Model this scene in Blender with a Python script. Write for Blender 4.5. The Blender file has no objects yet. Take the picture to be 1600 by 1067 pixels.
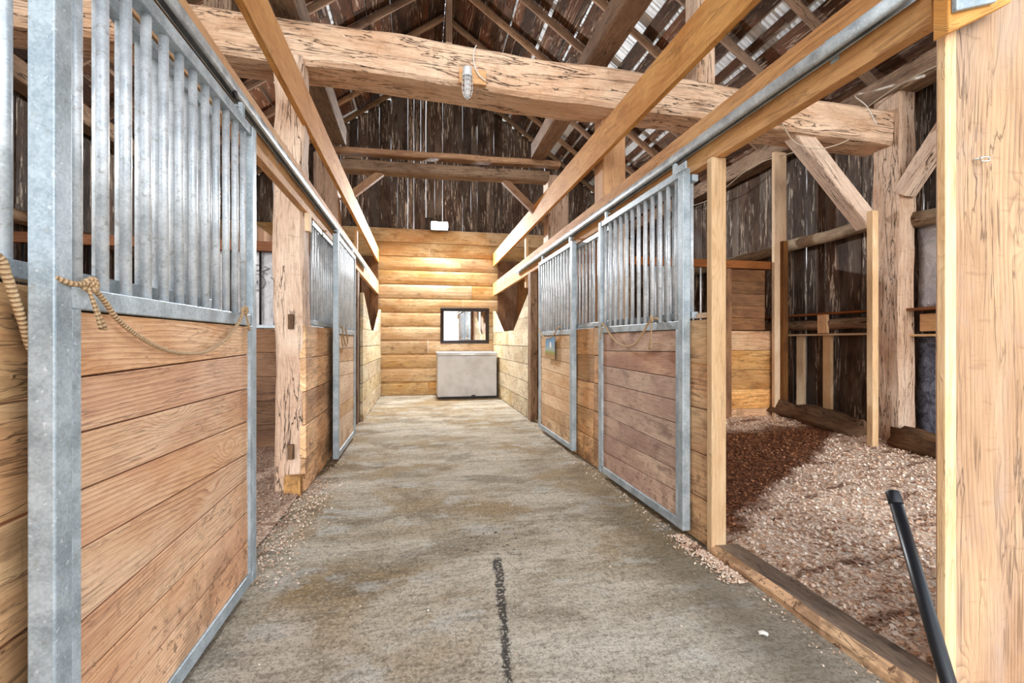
import bpy, math, random
from mathutils import Vector, Matrix, noise
R = random.Random(7)
SC = bpy.context.scene
COL = SC.collection

# ------------------------------------------------------------------ camera, world, exposure
cam_d = bpy.data.cameras.new('camera'); cam = bpy.data.objects.new('camera', cam_d); COL.objects.link(cam)
cam.location = (0, 0, 1.15); cam.rotation_euler = (math.radians(90), 0, -math.radians(11.45))
cam_d.sensor_width = 36; cam_d.lens = 16.0; cam_d.clip_start = 0.05; cam_d.clip_end = 400
SC.camera = cam
SC.view_settings.view_transform = 'Standard'; SC.view_settings.look = 'None'
SC.view_settings.gamma = 1; SC.view_settings.use_curve_mapping = False
SC.view_settings.exposure = 1.42
try:
    SC.cycles.use_denoising = True
    SC.cycles.max_bounces = 10; SC.cycles.diffuse_bounces = 7; SC.cycles.glossy_bounces = 4
    SC.cycles.sample_clamp_indirect = 8
except Exception: pass
W = bpy.data.worlds.new('overcast_sky'); SC.world = W; W.use_nodes = True
wn = W.node_tree.nodes; wl = W.node_tree.links; wn.clear()
wo = wn.new('ShaderNodeOutputWorld'); wb = wn.new('ShaderNodeBackground'); wl.new(wb.outputs[0], wo.inputs[0])
wtc = wn.new('ShaderNodeTexCoord'); wsx = wn.new('ShaderNodeSeparateXYZ'); wl.new(wtc.outputs['Generated'], wsx.inputs[0])
wr = wn.new('ShaderNodeValToRGB'); wl.new(wsx.outputs[2], wr.inputs[0]); wl.new(wr.outputs[0], wb.inputs[0])
wr.color_ramp.elements[0].position = 0.0; wr.color_ramp.elements[0].color = (0.93, 0.96, 1.0, 1)
wr.color_ramp.elements[1].position = 0.6; wr.color_ramp.elements[1].color = (0.80, 0.89, 1.0, 1)
wb.inputs[1].default_value = 1.15
# low soft sun reaching in through the open front of the barn
sd = bpy.data.lights.new('sun', 'SUN'); sd.energy = 0.8; sd.angle = math.radians(40); sd.color = (1, .96, .9)
so = bpy.data.objects.new('sun', sd); COL.objects.link(so)
so.rotation_euler = Vector((0.12, 1.0, -0.22)).to_track_quat('-Z', 'Y').to_euler()

RIDGE_X, RIDGE_Z, PITCH = 0.45, 7.15, 0.70
XL, XR, YB, YF = -4.05, 4.95, 9.97, -0.6
def roof_z(x): return RIDGE_Z - PITCH * abs(x - RIDGE_X)

# ------------------------------------------------------------------ materials
def lin(h):
    h = h.lstrip('#'); v = [int(h[i:i+2], 16) / 255 for i in (0, 2, 4)]
    return tuple((c / 12.92 if c <= .04045 else ((c + .055) / 1.055) ** 2.4) for c in v) + (1,)
class NT:
    def __init__(s, name):
        s.m = bpy.data.materials.new(name); s.m.use_nodes = True; s.t = s.m.node_tree; s.t.nodes.clear()
        s.out = s.t.nodes.new('ShaderNodeOutputMaterial'); s.b = s.t.nodes.new('ShaderNodeBsdfPrincipled')
        s.t.links.new(s.b.outputs[0], s.out.inputs[0])
    def put(s, inp, v):
        if isinstance(v, bpy.types.NodeSocket): s.t.links.new(v, inp)
        else: inp.default_value = v
    def n(s, typ, **kw):
        x = s.t.nodes.new(typ)
        for k, v in kw.items(): setattr(x, k, v)
        return x
    def math(s, op, a, b=0.0, c=None, clamp=False):
        x = s.n('ShaderNodeMath', operation=op, use_clamp=clamp); s.put(x.inputs[0], a); s.put(x.inputs[1], b)
        if c is not None: s.put(x.inputs[2], c)
        return x.outputs[0]
    def comb(s, a, b, c=0.0):
        x = s.n('ShaderNodeCombineXYZ'); s.put(x.inputs[0], a); s.put(x.inputs[1], b); s.put(x.inputs[2], c); return x.outputs[0]
    def mul(s, v, k):
        x = s.n('ShaderNodeVectorMath', operation='MULTIPLY'); s.put(x.inputs[0], v); x.inputs[1].default_value = k; return x.outputs[0]
    def noise(s, v, scale=1., detail=3., rough=.55, dist=0.):
        x = s.n('ShaderNodeTexNoise'); s.put(x.inputs['Vector'], v); s.put(x.inputs['Scale'], scale)
        x.inputs['Detail'].default_value = detail; x.inputs['Roughness'].default_value = rough; x.inputs['Distortion'].default_value = dist
        return x.outputs['Fac']
    def voro(s, v, scale=1., rnd=1., feature='F1'):
        x = s.n('ShaderNodeTexVoronoi', feature=feature); s.put(x.inputs['Vector'], v); s.put(x.inputs['Scale'], scale)
        x.inputs['Randomness'].default_value = rnd; return x
    def map(s, v, a, b, c=0., d=1., smooth=True):
        x = s.n('ShaderNodeMapRange', interpolation_type='SMOOTHSTEP' if smooth else 'LINEAR')
        for i, q in enumerate((v, a, b, c, d)): s.put(x.inputs[i], q)
        return x.outputs[0]
    def ramp(s, f, stops):
        x = s.n('ShaderNodeValToRGB'); s.put(x.inputs[0], f); e = x.color_ramp.elements
        while len(e) < len(stops): e.new(0.5)
        for q, (p, c) in zip(e, stops): q.position = p; q.color = c if not isinstance(c, str) else lin(c)
        return x.outputs[0]
    def mix(s, f, a, b, mode='MIX'):
        x = s.n('ShaderNodeMix', data_type='RGBA', blend_type=mode); s.put(x.inputs[0], f)
        s.put(x.inputs[6], lin(a) if isinstance(a, str) else a); s.put(x.inputs[7], lin(b) if isinstance(b, str) else b); return x.outputs[2]
    def bump(s, h, strength=.4, dist=.01):
        x = s.n('ShaderNodeBump'); x.inputs['Strength'].default_value = strength; x.inputs['Distance'].default_value = dist
        s.put(x.inputs['Height'], h); s.put(s.b.inputs['Normal'], x.outputs[0])
    def rand(s):
        g = s.n('ShaderNodeNewGeometry').outputs['Random Per Island']; o = s.n('ShaderNodeObjectInfo').outputs['Random']
        return s.math('FRACT', s.math('ADD', g, s.math('MULTIPLY', o, 7.31)))
    def end(s, col, rough=.8, metal=0., spec=.3):
        s.put(s.b.inputs['Base Color'], col); s.put(s.b.inputs['Roughness'], rough); s.put(s.b.inputs['Metallic'], metal)
        s.b.inputs['Specular IOR Level'].default_value = spec
        return s.m

def wood(name, light, mid, dark, rings=38, ring_amt=.75, fibre=.35, knot=.55, blotch='#5b4030', blotch_amt=.35, crack=.0,
         fleck=None, fleck_amt=0., var=.25, hue=None, rough=.8, bump=.5, saw=0., dirt=0.):
    t = NT(name)
    uv = t.n('ShaderNodeSeparateXYZ'); t.put(uv.inputs[0], t.n('ShaderNodeTexCoord').outputs['UV'])
    u, v = uv.outputs[0], uv.outputs[1]; r = t.rand()
    P = t.comb(t.math('MULTIPLY_ADD', r, 53.7, u), t.math('MULTIPLY_ADD', r, 17.3, v), t.math('MULTIPLY', r, 9.1))
    # knots
    kv = t.voro(t.mul(P, (1.9, 5.2, 1)), 1.0)
    kd = kv.outputs['Distance']; kr = t.n('ShaderNodeSeparateColor'); t.put(kr.inputs[0], kv.outputs['Color'])
    on = t.math('LESS_THAN', kr.outputs[0], knot)
    core = t.math('MULTIPLY', t.map(kd, .03, .062, 1, 0), on)
    ringk = t.math('MULTIPLY', t.map(t.math('ABSOLUTE', t.math('SUBTRACT', kd, .085)), .0, .022, .7, 0), on)
    kv2 = t.voro(t.mul(P, (5.0, 11.0, 1)), 1.0); k2 = t.n('ShaderNodeSeparateColor'); t.put(k2.inputs[0], kv2.outputs['Color'])
    core = t.math('MAXIMUM', t.math('MAXIMUM', core, ringk), t.math('MULTIPLY', t.map(kv2.outputs['Distance'], .03, .075, .8, 0), t.math('LESS_THAN', k2.outputs[1], knot * .45)))
    halo = t.math('MULTIPLY', t.map(kd, .0, .38, 1, 0), on)
    warp = t.noise(t.mul(P, (.55, 2.2, 1)), 1.0, 2.5, .5)
    co = t.math('ADD', t.math('MULTIPLY', v, rings), t.math('MULTIPLY', warp, 13.0))
    co = t.math('ADD', co, t.math('MULTIPLY', halo, 4.5)); co = t.math('ADD', co, t.math('MULTIPLY', r, 40))
    sw = t.math('FRACT', co)
    line = t.math('POWER', sw, 2.6); line = t.math('MULTIPLY', line, t.map(sw, .90, 1.0, 1, 0))
    line = t.math('MULTIPLY', line, t.map(t.noise(t.mul(P, (1.0, 6, 1)), 1.0, 3, .6), .36, .62, .25, 1))
    fib = t.noise(t.mul(P, (6, 170, 1)), 1.0, 4, .7)
    big = t.noise(t.mul(P, (1.3, 3.0, 1)), 1.0, 4, .6, .6)
    mottle = t.noise(t.mul(P, (4.0, 9.0, 1)), 1.0, 4, .65, .3)
    col = t.mix(t.map(big, .3, .7), light, mid)
    col = t.mix(t.math('MULTIPLY', line, t.math('MULTIPLY_ADD', big, ring_amt, ring_amt * .35), clamp=True), col, dark)
    col = t.mix(t.math('MULTIPLY', t.map(fib, .50, .64), fibre, clamp=True), col, dark)
    gr_ = t.noise(t.mul(P, (14, 60, 1)), 1.0, 5, .75, .4)
    col = t.mix(t.math('MULTIPLY', t.map(gr_, .53, .66), fibre * .8, clamp=True), col, blotch)
    col = t.mix(t.math('MULTIPLY', t.map(gr_, .46, .34), fibre * .5, clamp=True), col, light)
    col = t.mix(t.math('MULTIPLY', t.map(fib, .5, .25), fibre * .5, clamp=True), col, light)
    col = t.mix(t.math('MULTIPLY', t.map(mottle, .52, .72), blotch_amt, clamp=True), col, blotch)
    if hue: col = t.mix(t.math('MULTIPLY', t.map(t.noise(t.mul(P, (.7, 2.1, 1)), 1.4, 3), .42, .66), hue[1], clamp=True), col, hue[0])
    h = t.math('MULTIPLY', line, -.4); h = t.math('MULTIPLY_ADD', fib, .6, h)
    if fleck:
        f = t.noise(t.mul(P, (2.2, 26, 1)), 1.0, 4, .6, 1.6)
        f2 = t.noise(t.mul(P, (.9, 5, 1)), 1.0, 3, .6)
        col = t.mix(t.math('MULTIPLY', t.math('MULTIPLY', t.map(f, .55, .60), t.map(f2, .44, .54)), fleck_amt, clamp=True), col, fleck)
    col = t.mix(t.math('MULTIPLY', core, .8), col, t.mix(.5, dark, blotch))
    if crack > 0:
        cn = t.noise(t.mul(P, (1.3, 14, 1)), 1.0, 4, .6, .6)
        ck = t.map(t.math('ABSOLUTE', t.math('SUBTRACT', cn, .5)), .0, .016, 1, 0)
        ck = t.math('MULTIPLY', ck, t.map(t.noise(t.mul(P, (1.1, 2.4, 1)), 1.3, 2), .38, .55))
        col = t.mix(t.math('MULTIPLY', ck, crack, clamp=True), col, '#2d1a10'); h = t.math('MULTIPLY_ADD', ck, -2.5, h)
    if saw > 0:
        sn = t.noise(t.mul(P, (38, 7, 1)), 1.0, 3, .6)
        h = t.math('MULTIPLY_ADD', sn, saw, h)
        col = t.mix(t.math('MULTIPLY', t.map(sn, .60, .70), .22), col, dark)
    k = t.math('MULTIPLY_ADD', t.math('FRACT', t.math('MULTIPLY', r, 13.7)), var * 2, 1 - var)
    x = t.n('ShaderNodeHueSaturation'); t.put(x.inputs['Value'], k); t.put(x.inputs['Color'], col)
    t.put(x.inputs['Saturation'], t.math('MULTIPLY_ADD', t.math('FRACT', t.math('MULTIPLY', r, 31.1)), .25, .80))
    res = x.outputs[0]
    if dirt:
        gp = t.n('ShaderNodeNewGeometry').outputs['Position']; sz = t.n('ShaderNodeSeparateXYZ'); t.put(sz.inputs[0], gp)
        dn = t.noise(gp, 24, 4, .7, .5); d2 = t.noise(gp, 5, 4, .6)
        lo_ = t.map(sz.outputs[2], .75, .0)
        res = t.mix(t.math('MULTIPLY', t.math('MULTIPLY', t.map(dn, .57, .63), lo_), dirt, clamp=True), res, '#4a2c1c')
        res = t.mix(t.math('MULTIPLY', t.math('MULTIPLY', t.map(d2, .48, .60), t.map(sz.outputs[2], .5, .02)), dirt * .7, clamp=True), res, '#5f4029')
    t.bump(h, bump, .004)
    return t.end(res, rough)

def galvanised(name, a='#c3cbd1', b='#8f9ba5', metal=.55, rough=.42, stain=.25):
    t = NT(name); tc = t.n('ShaderNodeTexCoord').outputs['Object']
    o = t.n('ShaderNodeObjectInfo').outputs['Random']
    P = t.n('ShaderNodeVectorMath', operation='ADD'); t.put(P.inputs[0], tc); t.put(P.inputs[1], t.comb(t.math('MULTIPLY', o, 9), o, o)); P = P.outputs[0]
    sp = t.voro(P, 190).outputs['Color']; g = t.n('ShaderNodeSeparateColor'); t.put(g.inputs[0], sp)
    n1 = t.noise(P, 9, 4, .65); n2 = t.noise(P, 45, 3, .6)
    f = t.math('MULTIPLY_ADD', g.outputs[0], .14, t.math('MULTIPLY', n1, .95))
    col = t.mix(t.map(f, .3, .8), b, a)
    col = t.mix(t.math('MULTIPLY', t.map(n2, .58, .7), stain), col, '#8d8575')
    col = t.mix(t.math('MULTIPLY', t.map(t.noise(P, 70, 2), .66, .74), .6), col, '#e8eef2')
    t.bump(n2, .15, .002)
    return t.end(col, t.map(n1, .3, .7, rough - .1, rough + .12), metal, .5)

def plain(name, c, rough=.6, metal=0., emit=None, es=0., spec=.4):
    t = NT(name); tc = t.n('ShaderNodeTexCoord').outputs['Object']
    col = t.mix(t.map(t.noise(tc, 14, 3), .3, .7, 0, .35), c, tuple(x * .6 for x in lin(c)[:3]) + (1,))
    if emit: t.b.inputs['Emission Color'].default_value = lin(emit); t.b.inputs['Emission Strength'].default_value = es
    return t.end(col, rough, metal, spec)

M = {}
M['door'] = wood('door_plank_wood', '#f2caa0', '#dda672', '#975733', rings=70, ring_amt=.95, fibre=.45, knot=.5, blotch='#b0744d', blotch_amt=.25, dirt=.7, crack=.25, var=.10, hue=('#c27f54', .45))
M['door_tan'] = wood('tan_door_plank_wood', '#eccfa6', '#d8b284', '#975733', rings=70, ring_amt=.95, fibre=.45, knot=.5, blotch='#b0744d', blotch_amt=.25, dirt=.7, crack=.25, var=.10, hue=('#c79a68', .45))
M['door_grey'] = wood('worn_door_plank_wood', '#ddb898', '#c0957a', '#78503c', rings=85, ring_amt=.9, fibre=.45, knot=.2, blotch='#6d4a3c', blotch_amt=.6, dirt=.6, crack=.2, var=.12, hue=('#94695a', .6))
M['stall'] = wood('stall_plank_wood', '#f5c486', '#dc9c5c', '#7e4a22', rings=26, ring_amt=.6, fibre=.3, knot=.35, blotch='#54351f', blotch_amt=.5, dirt=.8, crack=.5, var=.2, hue=('#8d6239', .5), saw=.25)
M['siding'] = wood('honey_siding_wood', '#ecd0a0', '#d2a566', '#7f5225', rings=30, ring_amt=.7, fibre=.35, knot=.7, blotch='#6f421c', blotch_amt=.55, crack=.35, var=.12, hue=('#a86f34', .45))
M['pale'] = wood('pale_half_wall_wood', '#e0d2b0', '#c6ac80', '#86683f', rings=26, ring_amt=.5, fibre=.35, knot=.4, blotch='#5f4a2c', blotch_amt=.5, dirt=.6, crack=.4, var=.16, saw=.25)
M['hewn'] = wood('hewn_beam_wood', '#e6c9af', '#cba485', '#7b533b', rings=22, ring_amt=.3, fibre=.42, knot=.15, blotch='#85583a', blotch_amt=.4, crack=.95, var=.08, saw=.6, bump=.9)
M['hewn_dark'] = wood('aged_beam_wood', '#a98a6d', '#80634a', '#4c3524', rings=22, ring_amt=.3, fibre=.6, knot=.1, blotch='#46301f', blotch_amt=.5, crack=.9, var=.12, saw=1.0, bump=.9)
M['gold'] = wood('golden_board_wood', '#e3ab66', '#cb8c47', '#8c5322', rings=20, ring_amt=.45, fibre=.3, knot=.3, blotch='#9d6128', blotch_amt=.4, crack=.25, var=.06, saw=.25)
M['stud'] = wood('pale_stud_wood', '#eccb9f', '#d8ac79', '#a3703d', rings=40, ring_amt=.5, fibre=.25, knot=.25, blotch='#b98a55', blotch_amt=.3, crack=.1, var=.08)
M['post'] = wood('rough_post_wood', '#c8a27c', '#aa8462', '#684832', rings=55, ring_amt=.85, fibre=.35, knot=.35, blotch='#ab917f', blotch_amt=.45, crack=.45, var=.05, hue=('#b7a79b', .45), saw=.3, bump=.7)
M['rafter'] = wood('rafter_pole_wood', '#bf9a7a', '#96735a', '#563c2a', rings=22, ring_amt=.4, fibre=.5, knot=.3, blotch='#5d412e', blotch_amt=.45, crack=.6, var=.2)
M['dark'] = wood('old_wall_board_wood', '#6c5342', '#402c20', '#170e09', rings=16, ring_amt=.8, fibre=.6, knot=.3, blotch='#24160e', blotch_amt=.6, crack=.9, fleck='#cdbba6', fleck_amt=.9, var=.45, hue=('#6e655c', .6))
M['roof'] = wood('old_roof_board_wood', '#63452f', '#3d291b', '#170e08', rings=16, ring_amt=.7, fibre=.6, knot=.25, blotch='#2b1b11', blotch_amt=.6, crack=.8, fleck='#b9a08a', fleck_amt=.8, var=.42, hue=('#7b4a2c', .6))
M['brown'] = wood('brown_partition_wood', '#8f6238', '#6a4224', '#331d0e', rings=24, ring_amt=.6, fibre=.4, knot=.5, blotch='#3a2312', blotch_amt=.5, crack=.5, var=.3)
M['reddish'] = wood('reddish_rail_wood', '#9a5f33', '#7c4722', '#43230f', rings=28, ring_amt=.5, fibre=.4, knot=.1, blotch='#52301a', blotch_amt=.4, var=.1)
M['log'] = wood('peeled_log_wood', '#b39c80', '#8b745a', '#4f3d2c', rings=14, ring_amt=.4, fibre=.6, knot=.2, blotch='#54402e', blotch_amt=.5, crack=.8, var=.1, bump=.8)
M['sill'] = wood('dirty_sill_wood', '#7b5a3d', '#56391f', '#2b1a0d', rings=14, ring_amt=.5, fibre=.6, knot=.2, blotch='#2b1c10', blotch_amt=.7, crack=.8, var=.1, bump=.9)
M['thresh'] = wood('worn_threshold_wood', '#a08468', '#79604a', '#47341f', rings=20, ring_amt=.5, fibre=.5, knot=.3, blotch='#3f3226', blotch_amt=.75, crack=.7, var=.1)
M['galv'] = galvanised('galvanised_steel', '#c2cdd3', '#8c9aa3', .35, .5, .3)
M['galv_rail'] = galvanised('galvanised_track_steel', '#ced5d8', '#979fa5', .35, .45, .35)
M['bar'] = galvanised('galvanised_bar_steel', '#eef1f3', '#b9c1c7', .3, .4, .45)
M['tin'] = galvanised('roof_tin', '#f4f7f9', '#d5dbe0', .1, .5, .1)
M['black'] = plain('black_plastic', '#15171c', .38)
M['darkmetal'] = plain('dark_iron', '#2a2726', .5, .5)
M['mirror_frame'] = plain('dark_brown_frame_wood', '#2a201d', .35)
M['white_cable'] = plain('white_cable_plastic', '#e9e6df', .5)
M['twine'] = plain('loose_twine', '#c9b9a2', .8)
M['lamp_grey'] = plain('grey_lamp_metal', '#dfe3e6', .45, .1)
M['ring'] = plain('bright_screw_steel', '#d9d7d0', .3, .8)

def m_mirror():
    t = NT('mirror_glass'); return t.end((.9, .9, .9, 1), .02, 1.0)
M['mirror'] = m_mirror()
def m_glass():
    t = NT('clear_lamp_glass'); t.b.inputs['Transmission Weight'].default_value = .6; t.b.inputs['IOR'].default_value = 1.3
    return t.end((.93, .94, .95, 1), .12, 0)
M['glass'] = m_glass()
def m_led():
    t = NT('lit_led_panel'); t.b.inputs['Emission Color'].default_value = (.92, .96, 1, 1); t.b.inputs['Emission Strength'].default_value = 60
    return t.end((.9, .9, .9, 1), .4)
M['led'] = m_led()
def m_rope():
    t = NT('tan_rope'); uv = t.n('ShaderNodeSeparateXYZ'); t.put(uv.inputs[0], t.n('ShaderNodeTexCoord').outputs['UV'])
    w = t.math('SINE', t.math('ADD', t.math('MULTIPLY', uv.outputs[0], 640), t.math('MULTIPLY', uv.outputs[1], 6.283 * 3)))
    tc = t.n('ShaderNodeTexCoord').outputs['Object']; nn = t.noise(tc, 160, 3)
    col = t.mix(t.map(w, -1, 1), '#ac8a66', '#cbab84'); col = t.mix(t.map(nn, .45, .7, 0, .5), col, '#e0c6a2')
    t.bump(w, .7, .003); return t.end(col, .9)
M['rope'] = m_rope()
def m_concrete():
    t = NT('stained_concrete'); g = t.n('ShaderNodeTexCoord').outputs['Object']
    s = t.n('ShaderNodeSeparateXYZ'); t.put(s.inputs[0], g); X, Y = s.outputs[0], s.outputs[1]
    n0 = t.noise(g, .9, 4, .6, .4); n1 = t.noise(t.mul(g, (.8, 2.2, 1)), 1.6, 5, .65, .3); n2 = t.noise(g, 22, 5, .7); n3 = t.noise(g, 140, 3, .7)
    br = t.noise(t.mul(g, (7, 30, 1)), 1.0, 5, .75, .4); n4 = t.noise(g, 60, 4, .75)
    col = t.mix(t.map(n1, .36, .64), '#b3a38a', '#d8ccb8')
    col = t.mix(t.math('MULTIPLY', t.map(n0, .46, .60), .7), col, '#a3834f')
    col = t.mix(t.math('MULTIPLY', t.map(t.noise(t.mul(g, (1, 1.8, 1)), 1.7, 6, .65, .3), .50, .62), .65), col, '#7c6b52')
    col = t.mix(t.math('MULTIPLY', t.map(t.noise(t.mul(g, (1, 1.6, 1)), 2.6, 5, .65, .2), .54, .64), .7), col, '#d0ccc2')
    col = t.mix(t.math('MULTIPLY', t.map(Y, 2.3, 1.4), .45), col, '#c9c2b6')
    col = t.mix(t.math('MULTIPLY', t.map(br, .50, .60), .32), col, '#5f543f')
    col = t.mix(t.math('MULTIPLY', t.map(n2, .52, .62), .34), col, '#574c3a')
    col = t.mix(t.math('MULTIPLY', t.map(n4, .51, .61), .42), col, '#4f4637')
    col = t.mix(t.math('MULTIPLY', t.map(n4, .46, .36), .45), col, '#ded6c6')
    col = t.mix(t.math('MULTIPLY', t.map(n3, .52, .66), .55), col, '#4b4335')
    # dark drip stain running along the aisle
    wob = t.noise(t.mul(g, (1, 1, 1)), 9, 5, .75)
    cx = t.math('MULTIPLY_ADD', t.math('SUBTRACT', Y, 1.5), .123, .295)
    d = t.math('ABSOLUTE', t.math('SUBTRACT', t.math('ADD', X, t.math('MULTIPLY_ADD', wob, .07, -.035)), cx))
    lim = t.map(Y, 1.3, 2.1, .003, .015)
    ln = t.math('MULTIPLY', t.map(d, lim, t.math('ADD', lim, .012), 1, 0), t.math('MULTIPLY', t.map(Y, 2.36, 2.42, 1, 0), t.map(Y, 1.1, 1.5, .35, 1)))
    ln = t.math('MULTIPLY', ln, t.map(t.noise(g, 60, 3, .7), .36, .48))
    vd = t.n('ShaderNodeVectorMath', operation='DISTANCE'); t.put(vd.inputs[0], g); vd.inputs[1].default_value = (.44, 2.6, 0)
    sp = t.math('MULTIPLY', t.map(t.noise(g, 26, 3, .6), .61, .64), t.map(vd.outputs['Value'], .1, .38, 1, 0))
    col = t.mix(t.math('MULTIPLY', t.math('MAXIMUM', ln, sp), .9), col, '#26221e')
    # damp band across the aisle and grime by the door tracks
    e = t.math('MULTIPLY', t.map(t.math('ABSOLUTE', t.math('SUBTRACT', X, t.math('MULTIPLY_ADD', n1, .3, 1.2))), .0, .3, 1, 0), t.map(Y, 4.6, 2.0, 0, .6))
    col = t.mix(e, col, '#61553f')
    h = t.math('ADD', t.math('MULTIPLY', n3, .5), t.math('ADD', n2, t.math('MULTIPLY', br, .9)))
    t.bump(t.math('ADD', h, t.math('MULTIPLY', n4, 1.4)), .9, .014)
    return t.end(col, .85)
M['concrete'] = m_concrete()
def m_bedding(name, chip):
    t = NT(name); g = t.n('ShaderNodeNewGeometry').outputs['Position']
    s = t.n('ShaderNodeSeparateXYZ'); t.put(s.inputs[0], g); X, Y = s.outputs[0], s.outputs[1]
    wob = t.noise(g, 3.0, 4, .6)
    # darker bedding behind the front wall of the right stall
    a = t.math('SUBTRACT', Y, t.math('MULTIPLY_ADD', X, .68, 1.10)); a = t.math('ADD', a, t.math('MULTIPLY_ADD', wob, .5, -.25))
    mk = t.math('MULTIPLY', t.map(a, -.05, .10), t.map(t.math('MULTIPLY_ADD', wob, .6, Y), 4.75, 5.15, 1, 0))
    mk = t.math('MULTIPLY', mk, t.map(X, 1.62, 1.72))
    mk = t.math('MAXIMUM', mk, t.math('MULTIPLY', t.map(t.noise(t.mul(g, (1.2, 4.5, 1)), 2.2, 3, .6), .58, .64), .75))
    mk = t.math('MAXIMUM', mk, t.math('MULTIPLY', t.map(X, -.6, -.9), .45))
    if chip:
        r = t.n('ShaderNodeNewGeometry').outputs['Random Per Island']
    else:
        vc = t.n('ShaderNodeSeparateColor'); t.put(vc.inputs[0], t.voro(g, 75).outputs['Color']); r = vc.outputs[0]
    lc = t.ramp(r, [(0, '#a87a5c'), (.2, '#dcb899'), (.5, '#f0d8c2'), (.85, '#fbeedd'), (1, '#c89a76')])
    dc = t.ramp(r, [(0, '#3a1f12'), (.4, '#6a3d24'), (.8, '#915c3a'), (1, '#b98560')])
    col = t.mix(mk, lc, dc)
    if not chip:
        col = t.mix(t.map(t.noise(g, 40, 4, .7), .45, .7, 0, .6), col, '#5d3a24'); t.bump(t.noise(g, 90, 4, .7), 1.0, .012)
    return t.end(col, .9)
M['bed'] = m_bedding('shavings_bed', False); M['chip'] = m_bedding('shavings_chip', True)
def m_ground():
    t = NT('gravel_yard'); g = t.n('ShaderNodeTexCoord').outputs['Object']
    return t.end(t.mix(t.noise(g, 3, 5, .7), '#b6ad9c', '#8d8674'), .9)
M['ground'] = m_ground()
def m_freezer(n='off_white_enamel'):
    t = NT(n); g = t.n('ShaderNodeTexCoord').outputs['Object']
    col = t.mix(t.map(t.noise(g, 3, 4, .6), .4, .7), '#cbccd0', '#b9b8bb')
    col = t.mix(t.map(t.noise(t.mul(g, (1, 1, 1.5)), 6, 5, .7), .60, .74, 0, .55), col, '#a98f72')
    return t.end(col, .45)
M['freezer'] = m_freezer()
def m_sheet(n, a, b, sc, rough):
    t = NT(n); g = t.n('ShaderNodeTexCoord').outputs['Object']; q = t.noise(g, sc, 5, .7, .8)
    t.bump(q, .9, .03); return t.end(t.mix(t.map(q, .35, .65), a, b), rough, 0, .6)
M['wrap'] = m_sheet('white_plastic_wrap', '#cfcdd0', '#a9a7ad', 5, .25)
M['tar'] = m_sheet('crinkled_tar_paper', '#3c4152', '#7d8396', 14, .4)
M['ink'] = plain('faded_grey_ink', '#77757c', .6)
def m_card():
    t = NT('landscape_print'); g = t.n('ShaderNodeTexCoord').outputs['UV']; s = t.n('ShaderNodeSeparateXYZ'); t.put(s.inputs[0], g)
    nz = t.noise(g, 9, 3); y = t.math('MULTIPLY_ADD', nz, .25, s.outputs[1])
    c = t.ramp(y, [(0, '#b98f6b'), (.32, '#a4834f'), (.42, '#8f9a3f'), (.52, '#9fb0a8'), (.75, '#7fa3c0'), (1, '#5e8fb5')])
    d = t.n('ShaderNodeVectorMath', operation='DISTANCE'); t.put(d.inputs[0], t.mul(g, (1.6, 1, 1))); d.inputs[1].default_value = (.95, .62, 0)
    return t.end(t.mix(t.map(d.outputs['Value'], .1, .2, 1, 0), c, '#e5e8e2'), .5)
M['card'] = m_card()

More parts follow.
